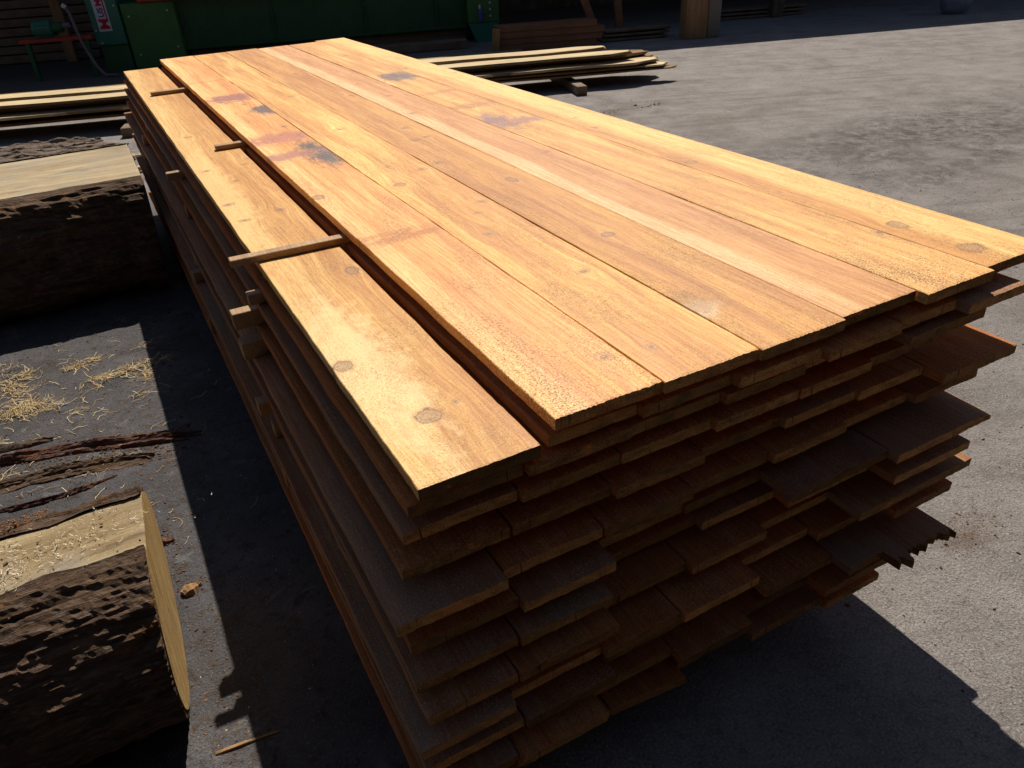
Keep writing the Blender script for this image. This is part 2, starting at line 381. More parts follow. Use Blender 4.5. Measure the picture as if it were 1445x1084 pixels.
# ------------------------------------------------------------------ boards of the stack
def board_mesh(W, L, t, seed, nx=10, ny=70, ragged=.0025, bow=.003, cham=.0015, edge=.0012, split=None, wane=0.0, skew=0.0):
    """a rough sawn board: wandering edges, slight bow, fuzzy cross-cut ends. origin at the near left top edge"""
    rg = random.Random(seed); sd = seed * 13.7
    N = lambda a, b=0.0, c=0.0: noise.noise(Vector((a + sd, b, c)))
    ys = [0, .006, .02] + [L * (i / ny) ** 1.25 for i in range(1, ny)] + [L - .006, L]
    ys = sorted(y for y in ys if 0 <= y <= L); ys = [y for i, y in enumerate(ys) if i == 0 or y - ys[i - 1] > .002]
    xs = [0] + [cham] + [W * i / nx for i in range(1, nx)] + [W - cham] + [W]
    ring_top = len(xs)
    V = []; n = 2 * len(xs)
    for yi, y in enumerate(ys):
        el = edge * N(y * 6, 1) * 2 + edge * N(y * 40, 3) + bow * .4 * N(y * .5, 8); er = edge * N(y * 6, 5) * 2 + edge * N(y * 40, 7) + bow * .4 * N(y * .5, 9)
        zb = bow * N(y * .45, 11) + bow * .5 * N(y * 1.6, 12)
        e0 = yi == 0; e1 = yi == len(ys) - 1
        for k in range(n):
            top = k < ring_top; i = k if top else n - 1 - k
            f = xs[i] / W
            X = el + (W + er - el) * f
            if e0 or e1 or yi == 1: hair = ragged * (.28 * N(X * 60, 20) + .5 * N(X * 260, 24 + top * 3) + .45 * N(X * 9, 30)) * (1 if yi != 1 else .3)
            else: hair = 0
            Y = y + hair + skew * (f - .5) * (1 - y / L)
            Z = zb + .0006 * N(X * 30, y * 4, 2)
            if top:
                if i in (0, len(xs) - 1): Z -= cham
                if e0 or e1: Z -= abs(ragged * .55 * N(X * 90, 50)) + .0006
                if wane and f > .6: Z -= wane * max(0, (f - .6) / .4) ** 2 * max(0, 1 - y * 2)
            else:
                Z -= t + .0008 * N(X * 20, y * 9, 5)
                if i in (0, len(xs) - 1): Z += cham
            if split and f > split[0] and y < split[2]:
                Y += (split[1] * (.35 + 1.1 * abs(N(X * 26, 70))) + split[1] * .9 * max(0, N(X * 170, 71)) * (.4 + N(X * 15, 72))) * (1 - y / split[2]); Z += (0 if top else .012 * abs(N(X * 50, 9))) * (1 - y / split[2])
            V.append((X, Y, Z))
    F = []; MI = []
    for j in range(len(ys) - 1):
        for k in range(n):
            a = j * n + k; b = j * n + (k + 1) % n
            F.append((a, a + n, b + n, b)); MI.append(0)
    for j, fl in ((0, 0), (len(ys) - 1, 1)):
        o = j * n
        for i in range(ring_top - 1):
            q = (o + i, o + i + 1, o + n - 2 - i, o + n - 1 - i)
            F.append(q if not fl else q[::-1]); MI.append(1)
    return mesh('cedar_board', V, F, MI)

T_B = .026
top_x = [0, .2305, .460, .690, .919, 1.148, 1.382]
near_y = [.011, .005, -.002, -.004, .046, -.032, .012]
# (near y per board, measured), far y
purp = (.20, .065, .085); greyp = (.09, .06, .08); brn = (.34, .13, .035)
tops = [
 # x0, x1, ztop, y0, y1, label, material args
 (-.253, -.022, -.050, .022, 5.455, 'lone lower board at the left edge with three sticks lying across it',
   dict(knots=[(.204, .949, .017), (.021, .462, .022), (.099, .191, .021), (.168, 1.595, .012), (.032, 1.763, .014), (.165, .208, .006), (.217, 2.35, .008)], stains=[(.055, .44, .075, .24, (.86, .63, .38), .6), (.02, 1.9, .06, .5, (.80, .54, .26), .5)],  # pale sap blob near the end also paints a glossy highlight
        sap_band=(.035, .075, .10, .8), sap_amt=.35, dust=.7, dark=(.54, .265, .062), light=(.76, .47, .165))),
 (.003, .2305, 0, .012, 5.452, 'first sunlit top board from the left, with purple cross stains and a black blotch',
   dict(knots=[(.143, 3.05, .012), (.02, 1.49, .016), (.20, 2.40, .010), (.19, .13, .011)],
        stains=[(.13, 3.49, .12, .085, purp, .62), (.205, 3.05, .05, .09, greyp, .8), (.14, 2.40, .15, .07, (.36, .13, .11), .6), (.19, 2.05, .05, .16, (.07, .06, .07), .95), (.08, 2.08, .14, .045, (.30, .13, .13), .6),
                (.14, .985, .12, .022, brn, .55), (.06, 1.03, .12, .016, brn, .4), (.11, 4.15, .12, .02, brn, .3)],
        sap_amt=.45, sap_band=(.02, .05, .05, .8), dust=1.3, dark=(.57, .27, .072), light=(.78, .48, .18))),
 (.232, .459, 0, .004, 5.438, 'second sunlit top board from the left, blotchy grain, two small knots near its end',
   dict(knots=[(.087, .872, .012), (.155, .508, .012), (.055, 1.46, .016), (.142, 2.379, .014), (.06, .12, .009), (.17, 3.3, .012)], sap_amt=.75, dust=.9, dark=(.46, .22, .065))),
 (.461, .689, 0, -.004, 5.434, 'third sunlit top board from the left, with a pale torn sliver near its end',
   dict(knots=[(.113, .683, .016), (.148, 1.283, .017), (.102, 1.999, .014), (.146, 2.226, .012), (.20, 3.1, .012)],
        stains=[(.01, .205, .045, .03, (.80, .70, .66), .9), (.01, .235, .07, .045, (.34, .17, .07), .5)], sap_amt=.35, dust=.8, dark=(.48, .22, .06))),
 (.691, .918, 0, .008, 5.409, 'fourth sunlit top board from the left, pale pinkish with a broad cream streak along it',
   dict(knots=[(.115, 2.94, .013), (.05, 2.46, .014)], sap=(.84, .64, .38), sap_band=(.035, .045, .09, .9), sap_amt=.3, dust=.6, dark=(.52, .26, .085), light=(.74, .45, .19))),
 (.922, 1.147, 0, -.018, 5.402, 'fifth sunlit top board from the left, sawdust dotted with purple stains halfway along',
   dict(knots=[(.218, .30, .014)], stains=[(.13, 3.46, .09, .10, (.12, .08, .10), .85), (.05, 2.08, .05, .11, (.22, .12, .16), .8), (.15, 2.03, .12, .04, (.30, .14, .15), .65), (.10, 2.45, .12, .04, brn, .45), (.13, 2.86, .10, .03, brn, .4)],
        sap_amt=.7, dust=1.5, dark=(.50, .25, .08))),
 (1.148, 1.382, 0, .002, 5.47, 'rightmost sunlit top board, pale along its outer edge with a slanting knot',
   dict(knots=[(.04, 1.07, .018), (.07, .29, .020), (.075, .09, .024), (.07, 1.69, .012)], sap_band=(.16, .10, .06, .85), sap_amt=.6, dust=.9)),
]
for i, (x0, x1, z, y0, y1, lab, kw) in enumerate(tops):
    kq_ = random.Random(i + 50)
    kw['knots'] = list(kw['knots']) + [(kq_.uniform(.03, .2), kq_.uniform(.9, 5.2), kq_.uniform(.007, .013)) for _ in range(5)]
    kw['tint'] = ((1.0, 1.02, 1.0), (1.08, 1.03, 1.12), (1.06, 1.07, .98), (.97, .95, .88), (1.04, 1.0, 1.12), (1.10, 1.12, 1.10), (1.12, 1.16, 1.12))[i]
    m = wood('sunlit_board_wood_%d' % i, **kw)
    me = board_mesh(x1 - x0, y1 - y0, T_B, 40 + i, nx=60, ny=150, ragged=.004 if i != 1 else .007, bow=.002)
    o = link('cedar_board', me, [m, M['end']], loc=(x0, y0, H + z))
    tag(o, lab, 'board', 'sawn cedar boards stacked in the yard')

ORD = ['first', 'second', 'third', 'fourth', 'fifth', 'sixth', 'seventh', 'eighth', 'ninth', 'tenth', 'eleventh', 'twelfth', 'thirteenth']
# z of the top face, x of every joint, near y of every board
layers = [
 (1, -.050, [0.0, .195, .415, .64, .86, 1.05, 1.255], [.035, .02, .0, -.018, -.010, -.042]),
 (2, -.096, [-.270, -.045, .18, .405, .625, .90, 1.16], [.045, .03, .035, .02, .035, -.02]),
 (3, -.156, [-.284, -.055, .164, .388, .618, .84, 1.07], [.053, .04, .036, .022, .018, .03]),
 (4, -.234, [-.297, -.075, .150, .375, .60, .82, 1.04, 1.314], [.050, .048, .03, .045, .03, .02, -.036]),
 (5, -.314, [-.335, -.110, .120, .345, .57, .80, 1.03, 1.272], [.006, .030, .024, .035, .02, .035, .014]),
 (6, -.400, [-.309, -.082, .139, .365, .590, .905, 1.258], [.026, .008, .075, .068, -.030, -.058]),
 (7, -.474, [-.320, -.099, .122, .42, .645, .92, 1.205], [.001, -.006, .088, .065, .02, -.055]),
 (8, -.545, [-.312, -.118, .125, .36, .59, .82, 1.240], [-.024, -.028, .04, .02, .045, -.055]),
 (9, -.620, [-.345, -.130, .095, .30, .528, .75, .98, 1.205], [-.035, -.005, -.02, -.03, .03, .0, -.045]),
 (10, -.700, [-.335, -.11, .12, .35, .57, .80, 1.135], [-.02, -.03, .02, .03, -.02, -.075]),
 (11, -.780, [-.330, -.136, .082, .31, .53, .76, 1.09], [-.04, -.055, .01, -.03, .01, -.05]),
 (12, -.885, [-.335, -.12, .133, .350, .57, .815, 1.030], [.0, .010, .0, .03, .0, -.02]),
]
rg = random.Random(5)
for (ln, z, xs, ys) in layers:
    nb = len(ys)
    for k in range(nb):
        g = .0015
        x0, x1 = xs[k] + g, xs[k + 1] - g
        y1 = 5.42 + rg.uniform(-.05, .07)
        kw = {}
        if ln == 10 and k == nb - 1: kw = dict(split=(.35, -.075, .12))
        if ln == 6 and k == nb - 1: kw = dict(wane=.012)
        if ln == 12 and k == 2: kw = dict(skew=-.02, wane=.006)
        me = board_mesh(x1 - x0, y1 - ys[k], T_B - .0005, 100 + ln * 12 + k, nx=170 if ln == 10 and k == nb - 1 else 30, ny=44, ragged=.0045, bow=.004, edge=.0018, **kw)
        mt = M['stackgrey'] if (ln, k) in ((5, 0), (7, 0), (6, 4), (7, 1), (9, 0), (8, 5), (6, 5)) or rg.random() < .15 else M['stackwood']
        o = link('cedar_board', me, [mt, M['end']], loc=(x0, ys[k], H + z))
        j = k + (2 if ln == 1 else 1)
        pos = 'leftmost board' if j == 1 else ('rightmost board' if k == nb - 1 else '%s board from the left' % ORD[j - 1])
        extra = ''
        if (ln, k) == (4, 6): extra = ', corner jutting out'
        if (ln, k) == (6, 5): extra = ', sunlit edge'
        if (ln, k) == (10, 5): extra = ', splintered end'
        tag(o, '%s in the %s layer under the sunlit top boards%s' % (pos, ORD[ln - 1], extra), 'board', 'sawn cedar boards stacked in the yard')

# ------------------------------------------------------------------ sticks between the layers
def stick(x0, x1, y, w, z0, z1, lab, rotz=0.0, tilt=0.0, mat='sticker'):
    b = MB(); b.box(0, x1 - x0, 0, w, 0, z1 - z0, .0018)
    o = b.build('spacer_stick', [M[mat]], loc=(x0, y, H + z0), rot=(0, tilt, rotz))
    return tag(o, lab, 'spacer stick', 'spacer sticks between the board layers')
stick(-.325, .90, 1.185, .034, -.0485, -.0285, 'long pale stick across the lone lower left board, nearest the camera', R(-2.0))
stick(-.118, .90, 2.585, .036, -.0485, -.0285, 'short dark stick across the lone lower left board, middle of the three on it', R(-1.5))
stick(-.200, .90, 4.22, .036, -.0485, -.0285, 'stick across the lone lower left board, farthest from the camera', R(-1.5))
zt = [-.050] + [l[1] for l in layers[1:]]
ztops = [l[1] for l in layers]
for li in range(len(layers) - 1):
    za = ztops[li] - T_B; zb = ztops[li + 1]
    for si, (yy, nm) in enumerate(((1.16, 'near'), (2.62, 'middle'), (4.2, 'far'))):
        x = min(layers[li][2][0] if li else -.253, layers[li + 1][2][0])
        ov = rg.choice((-.02, -.05, -.035, .0, -.02)) if (li, si) not in ((1, 0), (2, 0), (3, 0), (6, 0)) else (.022, .060, .022, 0, 0, .03)[li - 1]
        if (li, si) == (1, 1): ov = .05
        wv = .034 if li < 2 else rg.choice((.038, .05, .042))
        hi = za - .0006; lo = zb + .0012
        stick(x - ov, 1.0, yy + rg.uniform(-.05, .05), wv, lo, hi,
              '%s spacer stick end poking out left under the %s layer below the top' % (nm, ORD[li]), 0, 0)
for yy, nm in ((.55, 'near'), (2.7, 'middle'), (4.95, 'far')):
    b = MB(); b.box(0, 1.28, 0, .13, 0, H - .885 - T_B - .003, .006)
    tag(b.build('timber_bearer', [M['olddark']], loc=(-.31, yy, .001)), '%s thick timber bearer lying on the yard under the bottom boards' % nm, 'bearer', 'bearers under the board stack')

# ------------------------------------------------------------------ ground
ln_ = 260
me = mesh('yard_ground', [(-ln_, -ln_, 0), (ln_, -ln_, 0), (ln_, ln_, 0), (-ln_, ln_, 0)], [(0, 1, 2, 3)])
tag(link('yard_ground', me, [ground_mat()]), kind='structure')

# ------------------------------------------------------------------ logs
def super_section(hw, hh, ex, cz, flat, n=90):
    """closed outline (y,z) of a log lying on the ground whose top is sawn flat; starts/ends at the two edges of the flat"""
    pts = []
    t0 = None
    for i in range(1, 4000):
        t = math.pi / 2 - i * math.pi / 4000
        y = hw * abs(math.cos(t)) ** (2 / ex); z = hh * math.copysign(abs(math.sin(t)) ** (2 / ex), math.sin(t))
        if cz + z <= flat: t0 = t; break
    a0 = t0; a1 = -math.pi - t0
    for i in range(n + 1):
        t = a0 + (a1 - a0) * i / n
        c, s = math.cos(t), math.sin(t)
        pts.append((hw * math.copysign(abs(c) ** (2 / ex), c), cz + hh * math.copysign(abs(s) ** (2 / ex), s)))
    return pts
def log(name, x1, x0, yc, sec, flat, lab, mats, seed, slope, barkt=.03, yaw=0.0, bumps=.035, nl=150, shear=.0):
    root = link(name, None, loc=(x1, yc, 0), rot=(0, 0, yaw)); tag(root, lab, 'log', 'sawn flat-topped logs beside the stack')
    L = x1 - x0; n = len(sec)
    N = lambda a, b, c=0.0: noise.noise(Vector((a + seed, b, c)))
    # wood core
    V = []; F = []; MI = []
    xs = [-L * (i / nl) ** 1.1 for i in range(nl + 1)]
    inner = [(y * (1 - barkt / abs(sec[0][0] + 1e-6) * 0) , z) for y, z in sec]
    for X in xs:
        for (y, z) in inner:
            V.append((X - slope * (flat - z) + shear * (y - .12), y * .985, max(z, .004)))
    for j in range(len(xs) - 1):
        for k in range(n - 1):
            F.append((j * n + k, j * n + k + 1, (j + 1) * n + k + 1, (j + 1) * n + k)); MI.append(2)
    # flat top as a fine grid with a slightly uneven surface
    m = 26; b0 = len(V)
    ya, yb = inner[0][0] * .985, inner[-1][0] * .985
    for X in xs:
        for k in range(m + 1):
            y = ya + (yb - ya) * k / m
            dz = 0 if k in (0, m) else .006 * N(X * 2.5, y * 5) + .003 * N(X * 14, y * 14) - (.004 if X == 0 else 0)
            V.append((X + shear * (y - .12), y, flat + dz))
    for j in range(len(xs) - 1):
        for k in range(m):
            F.append((b0 + j * (m + 1) + k, b0 + j * (m + 1) + k + 1, b0 + (j + 1) * (m + 1) + k + 1, b0 + (j + 1) * (m + 1) + k)); MI.append(0)
    F.append(tuple(range(n))); MI.append(1)
    o0 = (len(xs) - 1) * n; F.append(tuple(o0 + k for k in range(n))[::-1]); MI.append(1)
    me = mesh('trunk_wood', V, F, MI); link('trunk_wood', me, [mats[0], mats[1], M['slabedge']], root)
    # bark shell with plates and furrows
    V = []; F = []
    for X in xs:
        for k, (y, z) in enumerate(sec):
            d = Vector((y, z - flat * .5)).normalized()
            ridge = abs(N(X * 2.2 + 9, k * 20 / n, 1.3)); r2 = abs(N(X * 6 + 3, k * 50 / n, 4)); r3 = N(X * 22, k * 170 / n, 7) + .7 * N(X * 60, k * 400 / n, 8)
            off = barkt * (.35 + .65 * min(1, ridge * 3)) + bumps * .8 * (r2 - .2) + .0075 * r3
            gap = N(X * 1.6 + 40, k * 11 / n, 9)
            if gap > .28: off *= .25
            edge = min(k, n - 1 - k)
            if edge < 3: off *= edge / 3 * .8 + .1
            off = max(off, .002)
            lip = .022 * max(0, N(X * 7, k * .5 + 60, 2) + .12) + .006 * abs(N(X * 40, 61, 3)) if edge == 0 else 0
            y2 = y - math.copysign(lip, y)
            V.append((X + shear * (y - .12) - slope * (flat - z) - .003 - (.012 * abs(N(k * .4, 3)) if X == 0 else 0), y2 * .987 + d.x * off, max(z + d.y * off + (.006 if edge == 0 else 0), .001)))
    for j in range(len(xs) - 1):
        for k in range(n - 1):
            F.append((j * n + k, j * n + k + 1, (j + 1) * n + k + 1, (j + 1) * n + k))
    # close the shell on the cut end
    b1 = len(V)
    for (y, z) in sec: V.append((-slope * (flat - z) - .003 + shear * (y - .12), y * .985, max(z, .004)))
    for k in range(n - 1): F.append((k, b1 + k, b1 + k + 1, k + 1))
    me = mesh('bark', V, F); link('bark', me, [mats[2]], root)
    return root
sec1 = super_section(.30, .285, 2.0, .285, .55, 200)
log('sawn_log', -.712, -3.4, .82, sec1, .55, 'nearest flat-topped log at the lower left, pale cut end and shaggy dark bark', (M['cant'], M['cantend'], M['bark']), 3.0, .075, barkt=.016, bumps=.020, nl=230, shear=.055)
sec2 = super_section(.62, .34, 4.0, .34, .65)
log('sawn_log', -.392, -4.6, 4.31, sec2, .65, 'wide flat-topped log behind the straw litter, dark bark facing the camera', (M['cant2'], M['cantend'], M['bark']), 17.0, .05, barkt=.03, bumps=.05, nl=200)

# ------------------------------------------------------------------ bark strips and litter
def bark_strip(path, w, h, seed, name='bark_strip', mat='bark_red', lab='', group=None, strands=11):
    """a torn strip of bark: a bundle of overlapping fibrous ribbons"""
    pts = [Vector(p) for p in path]; V = []; F = []; rq = random.Random(int(seed * 10)); ns = 110; nc = 5
    L = sum((b_ - a_).length for a_, b_ in zip(pts, pts[1:]))
    def at(t):
        f = t * (len(pts) - 1); i = min(int(f), len(pts) - 2); return pts[i].lerp(pts[i + 1], f - i)
    for q in range(strands):
        t0 = 0 if q < 3 else rq.uniform(0, .6); t1 = 1 if q < 3 else min(1, t0 + rq.uniform(.2, .6))
        o0 = rq.uniform(-.42, .42) * w; o1 = o0 + rq.uniform(-.2, .2) * w; sw = w * rq.uniform(.12, .38) if q else w * .7; hh = h * rq.uniform(.35, 1.0); sd_ = seed + q * 3.3
        base = len(V)
        for i in range(ns + 1):
            u = i / ns; t = t0 + (t1 - t0) * u; p = at(t); d = (at(min(t + .02, 1)) - at(max(t - .02, 0))).normalized(); s_ = Vector((-d.y, d.x, 0))
            tw = min(1, u * 9, (1 - u) * 7) ** .7; lat = o0 + (o1 - o0) * u + .18 * w * noise.noise(Vector((t * L * 3.5, sd_, 0)))
            roll = noise.noise(Vector((t * L * 2.2, sd_, 5))) * .8
            for k in range(nc):
                a = k / (nc - 1) * 2 - 1
                ww = sw * tw * (1 + .6 * noise.noise(Vector((t * L * 12, a, sd_))))
                z = hh * (.35 + .65 * (1 - a * a)) * (.55 + .6 * noise.noise(Vector((t * L * 5, sd_, 9)))) + a * roll * sw * .35 + .006 * noise.noise(Vector((t * L * 40, a * 3, sd_)))
                V.append(p + s_ * (lat + a * ww / 2) + Vector((0, 0, max(z * (.3 + .7 * tw), .0008) + q * .0004)))
        b = len(V)
        for v in V[base:b]: V.append(Vector((v.x, v.y, max(v.z - .006 - .3 * hh, .0003))))
        for i in range(ns):
            for k in range(nc - 1): F.append((base + i * nc + k, base + i * nc + k + 1, base + (i + 1) * nc + k + 1, base + (i + 1) * nc + k))
            F.append((base + i * nc, base + (i + 1) * nc, b + (i + 1) * nc, b + i * nc)); e_ = nc - 1
            F.append((base + i * nc + e_, b + i * nc + e_, b + (i + 1) * nc + e_, base + (i + 1) * nc + e_))
    me = mesh(name, V, F); o = link(name, me, [M[mat]]); return tag(o, lab, 'bark', group)
bark_strip([(-1.75, 2.46, 0), (-1.28, 2.28, 0), (-.95, 2.20, 0), (-.52, 2.04, 0)], .085, .045, 2.2, lab='long stringy reddish bark strip lying on the damp yard towards the stack', group='bark strips on the yard')
bark_strip([(-1.80, 2.22, 0), (-1.3, 2.10, 0), (-1.0, 2.07, 0), (-.72, 1.98, 0)], .075, .03, 5.1, lab='shorter dark bark strip on the yard, just nearer than the long reddish one', group='bark strips on the yard', mat='bark')
bark_strip([(-1.7, 2.58, 0), (-1.35, 2.40, 0), (-1.08, 2.36, 0)], .05, .025, 6.1, lab='short dark bark strip on the yard, nearest the straw litter', group='bark strips on the yard', mat='bark')
bark_strip([(-1.3, 1.93, 0), (-1.05, 1.90, 0), (-.86, 1.93, 0)], .03, .015, 7.7, lab='small red bark sliver between the two long bark strips and the nearest log', group='bark strips on the yard')
bark_strip([(-1.55, 1.45, .0), (-1.15, 1.26, .0), (-.92, 1.24, .0), (-.82, 1.25, .0)], .03, .02, 9.1, lab='thin brown bark sliver on the yard behind the nearest log', group='bark strips on the yard', mat='bark_red')
ENa = lambda e, n: (math.cos(R(17.8)) * e + math.sin(R(17.8)) * n, -math.sin(R(17.8)) * e + math.cos(R(17.8)) * n, 0)
bark_strip([ENa(-5.6, 7.35), ENa(-4.2, 7.42), ENa(-3.4, 7.40), ENa(-2.72, 7.42)], .30, .09, 12.4, lab='broad dry grey bark slab lying beyond the wide log', group='bark strips on the yard', mat='bark_grey')
bark_strip([ENa(-5.4, 7.75), ENa(-4.2, 7.72), ENa(-3.4, 7.78), ENa(-3.05, 7.75)], .28, .08, 15.4, lab='grey bark slab between the pale slab pile and the broad bark slab', group='bark strips on the yard', mat='bark_grey')
def shavings(name, spots, mat, lab, cat, zf, seed, wmax=.004, lmin=.03, lmax=.11, curl=1.2):
    r = random.Random(seed); V = []; F = []
    for (cx, cy, rx, ry, cnt, lift) in spots:
        for _ in range(cnt):
            a = r.gauss(0, .5); b_ = r.gauss(0, .5)
            x, y = cx + a * rx, cy + b_ * ry
            L = r.uniform(lmin, lmax); th = r.gauss(.35, .9); cv = r.gauss(0, curl); w = r.uniform(.4, 1) * wmax
            z0 = zf + abs(r.gauss(0, 1)) * lift; tilt = r.gauss(0, .12)
            n = 5; base = len(V); ax = th
            for i in range(n + 1):
                s_ = Vector((-math.sin(ax), math.cos(ax), r.uniform(-.4, .4))) * w
                z = max(z0 + .006 * math.sin(i * 1.3 + L * 90) + tilt * L * i / n, zf + .0012)
                V.append((x - s_.x, y - s_.y, z + s_.z * .5 + .001)); V.append((x + s_.x, y + s_.y, z - s_.z * .5 + .001))
                x += math.cos(ax) * L / n; y += math.sin(ax) * L / n; ax += cv / n
            for i in range(n): F.append((base + 2 * i, base + 2 * i + 1, base + 2 * i + 3, base + 2 * i + 2))
    o = link(name, mesh(name, V, F), [M[mat]]); return tag(o, lab, cat, kind='stuff')
rs = random.Random(77)
def clumps(cx, cy, rx, ry, n, per):
    return [(cx + rs.gauss(0, .5) * rx, cy + rs.gauss(0, .5) * ry, rs.uniform(.02, .08), rs.uniform(.012, .035), int(per * rs.uniform(.3, 1.6)), rs.uniform(.001, .012)) for _ in range(n)]
spots = clumps(-.77, 2.80, .14, .11, 12, 20) + clumps(-.93, 3.03, .22, .05, 9, 14) + clumps(-1.28, 3.02, .18, .12, 14, 24) + clumps(-1.27, 2.70, .20, .08, 14, 24) + clumps(-1.05, 2.6, .6, .5, 16, 6) + clumps(-1.0, 2.12, .4, .10, 9, 7) + [(-1.05, 2.5, .7, .9, 150, .001), (-.9, 1.6, .4, .5, 30, .001)]
for half, mt in ((0, 'straw'), (1, 'straw2')):
    shavings('wood_shavings', [(a, b_, c_, d_, max(1, n_ // 2), l_) for (a, b_, c_, d_, n_, l_) in spots], mt,
         ('pale yellow straw-like shavings scattered on the damp yard', 'darker tan shavings mixed into the pale ones on the damp yard')[half], 'wood shavings', .0, 11 + 7 * half, .0017, .012, .085, .9)
shavings('wood_shavings', [(-.95, .83, .22, .09, 110, .0004), (-1.06, .76, .12, .05, 90, .0004), (-.83, .82, .14, .08, 16, .0004)], 'shav',
         'small pale shavings lying on the flat top of the nearest log', 'wood shavings', .5555, 12, .0010, .006, .020)

def chips(name, gens, mats, lab, cat, seed):
    r = random.Random(seed); V = []; F = []; MI = []
    for (x0, x1, y0, y1, cnt, smin, smax, mi, zf, test) in gens:
        k = 0
        while k < cnt:
            x, y = r.uniform(x0, x1), r.uniform(y0, y1)
            k += 1
            if test and not test(x, y): continue
            s = r.uniform(smin, smax) * (.6 + .8 * r.random() ** 3); a = r.uniform(0, 6.28); asp = r.uniform(.25, .8); h = s * r.uniform(.12, .45)
            ca, sa = math.cos(a), math.sin(a); b = len(V)
            q = [(-1, -1), (1, -.8), (.9, 1), (-.8, .9)]
            for (u, v) in q:
                u, v = u * s * .5 * r.uniform(.6, 1.1), v * s * .5 * asp * r.uniform(.6, 1.1)
                V.append((x + u * ca - v * sa, y + u * sa + v * ca, zf - .0005))
            for (u, v) in q:
                u, v = u * s * .38 * r.uniform(.6, 1.1), v * s * .38 * asp * r.uniform(.6, 1.1)
                V.append((x + u * ca - v * sa, y + u * sa + v * ca, zf + h * r.uniform(.5, 1)))
            F += [(b, b + 1, b + 5, b + 4), (b + 1, b + 2, b + 6, b + 5), (b + 2, b + 3, b + 7, b + 6), (b + 3, b, b + 4, b + 7), (b + 4, b + 5, b + 6, b + 7)]
            MI += [mi] * 5
    o = link(name, mesh(name, V, F, MI), [M[m] for m in mats]); return tag(o, lab, cat, kind='stuff')
off_stack = lambda x, y: not (-.30 < x < 1.0 and 0 < y < 5.4)
band = lambda x, y: abs(y - (1.82 - .33 * x)) < .13 + .06 * noise.noise(Vector((x * 4, y * 4, 1)))
dense = lambda x, y: noise.noise(Vector((x * .9, y * .9, 4))) > .02
chips('wood_chips', [
    (1.0, 9.5, -1.2, 9.0, 1800, .003, .018, 0, 0, dense), (1.0, 5, -1.2, 3, 2200, .003, .014, 0, 0, None),
    (4.2, 7.6, 2.3, 4.0, 900, .003, .014, 0, 0, dense), (3.9, 4.9, 5.8, 6.0, 60, .008, .03, 0, 0, None), (1.45, 1.70, -.03, .12, 260, .003, .008, 0, 0, None),
    (-1.9, -.3, .3, 6.5, 2600, .003, .016, 0, 0, None), (-1.9, -.3, .3, 6.5, 2600, .001, .008, 1, 0, None), (-.80, -.60, .4, 2.4, 500, .001, .010, 1, 0, None), (-1.9, -.3, .3, 3.6, 6000, .001, .006, 0, 0, None),
    (-1.9, -.4, .3, 3.6, 1100, .002, .007, 2, 0, None), (-1.9, -.55, 1.95, 2.38, 2600, .004, .022, 0, 0, band), (-1.9, -.55, 1.9, 2.4, 700, .003, .014, 1, 0, band), (-1.9, -.7, 1.15, 1.5, 1500, .003, .018, 0, 0, None), (-.74, -.58, .45, 1.2, 700, .002, .009, 0, 0, None), (1, 5, -1.2, 3, 500, .002, .006, 2, 0, None)], ('chip', 'chipo', 'straw'),
    'small bark and wood chips scattered over the yard', 'wood chips', 3)
chips('bark_crumbs', [(-1.5, -.93, .93, 1.00, 1500, .002, .010, 1, .553, lambda x, y: y > .93 + (x + 1.5) * .06), (-1.6, -1.0, .70, .95, 160, .003, .012, 0, .553, None),
    (-1.6, -.72, .62, .98, 160, .002, .008, 1, .5535, None)], ('chip', 'chipo', 'straw'), 'orange bark crumbs along the far edge of the nearest log top', 'bark crumbs', 9)
# single offcuts
def chunk(loc, size, rot, mat, lab, name='wood_offcut', seed=1):
    r = random.Random(seed); b = MB(); n = 7; V = []
    for i in range(n + 1):
        t = i / n; s_ = .6 + .5 * math.sin(math.pi * min(1, t + .12)) + r.uniform(-.12, .12)
        for (u, v) in ((-1, 0), (-.8, .8), (0, 1), (.8, .7), (1, 0)):
            V.append(((t - .5) * size[0], u * size[1] / 2 * s_ * r.uniform(.85, 1.1), max(0, v) * size[2] * s_ * r.uniform(.8, 1.15)))
    F = []
    for i in range(n):
        for k in range(5): F.append((i * 5 + k, i * 5 + (k + 1) % 5, (i + 1) * 5 + (k + 1) % 5, (i + 1) * 5 + k))
    F += [tuple(range(5)), tuple(n * 5 + k for k in range(5))]
    b.add(V, F); o = b.build(name, [M[mat]], loc=loc, rot=(0, 0, rot)); return tag(o, lab, 'wood offcut', 'loose offcuts on the yard')
chunk((-.700, 1.14, .0), (.060, .045, .022), .5, 'tan', 'torn orange piece of wood beside the cut end of the nearest log', seed=4)
chunk((-.745, 1.42, .0), (.06, .025, .02), 0, 'reddark', 'small reddish splinter just beyond the torn orange piece', seed=5)
chunk((-.655, .50, .0), (.16, .010, .008), -.12, 'tan', 'thin curved orange sliver near the bottom end of the nearest log', seed=6)
chunk((-.36, 6.75, .02), (.22, .10, .05), .1, 'cantend', 'orange offcut on the lit ground at the far left corner of the stack', seed=7)
chunk((-.33, 7.3, .0), (.20, .12, .06), .4, 'cant2', 'pale offcut behind the orange one near the far left corner of the stack', seed=8)

# ------------------------------------------------------------------ yard frame: e runs along the shed, n runs away from the camera
ANG = R(17.8); E_ = Vector((math.cos(ANG), -math.sin(ANG), 0)); N_ = Vector((math.sin(ANG), math.cos(ANG), 0))
def en(e, n, h=0.0): return tuple(E_ * e + N_ * n + Vector((0, 0, h)))
YAW = -ANG

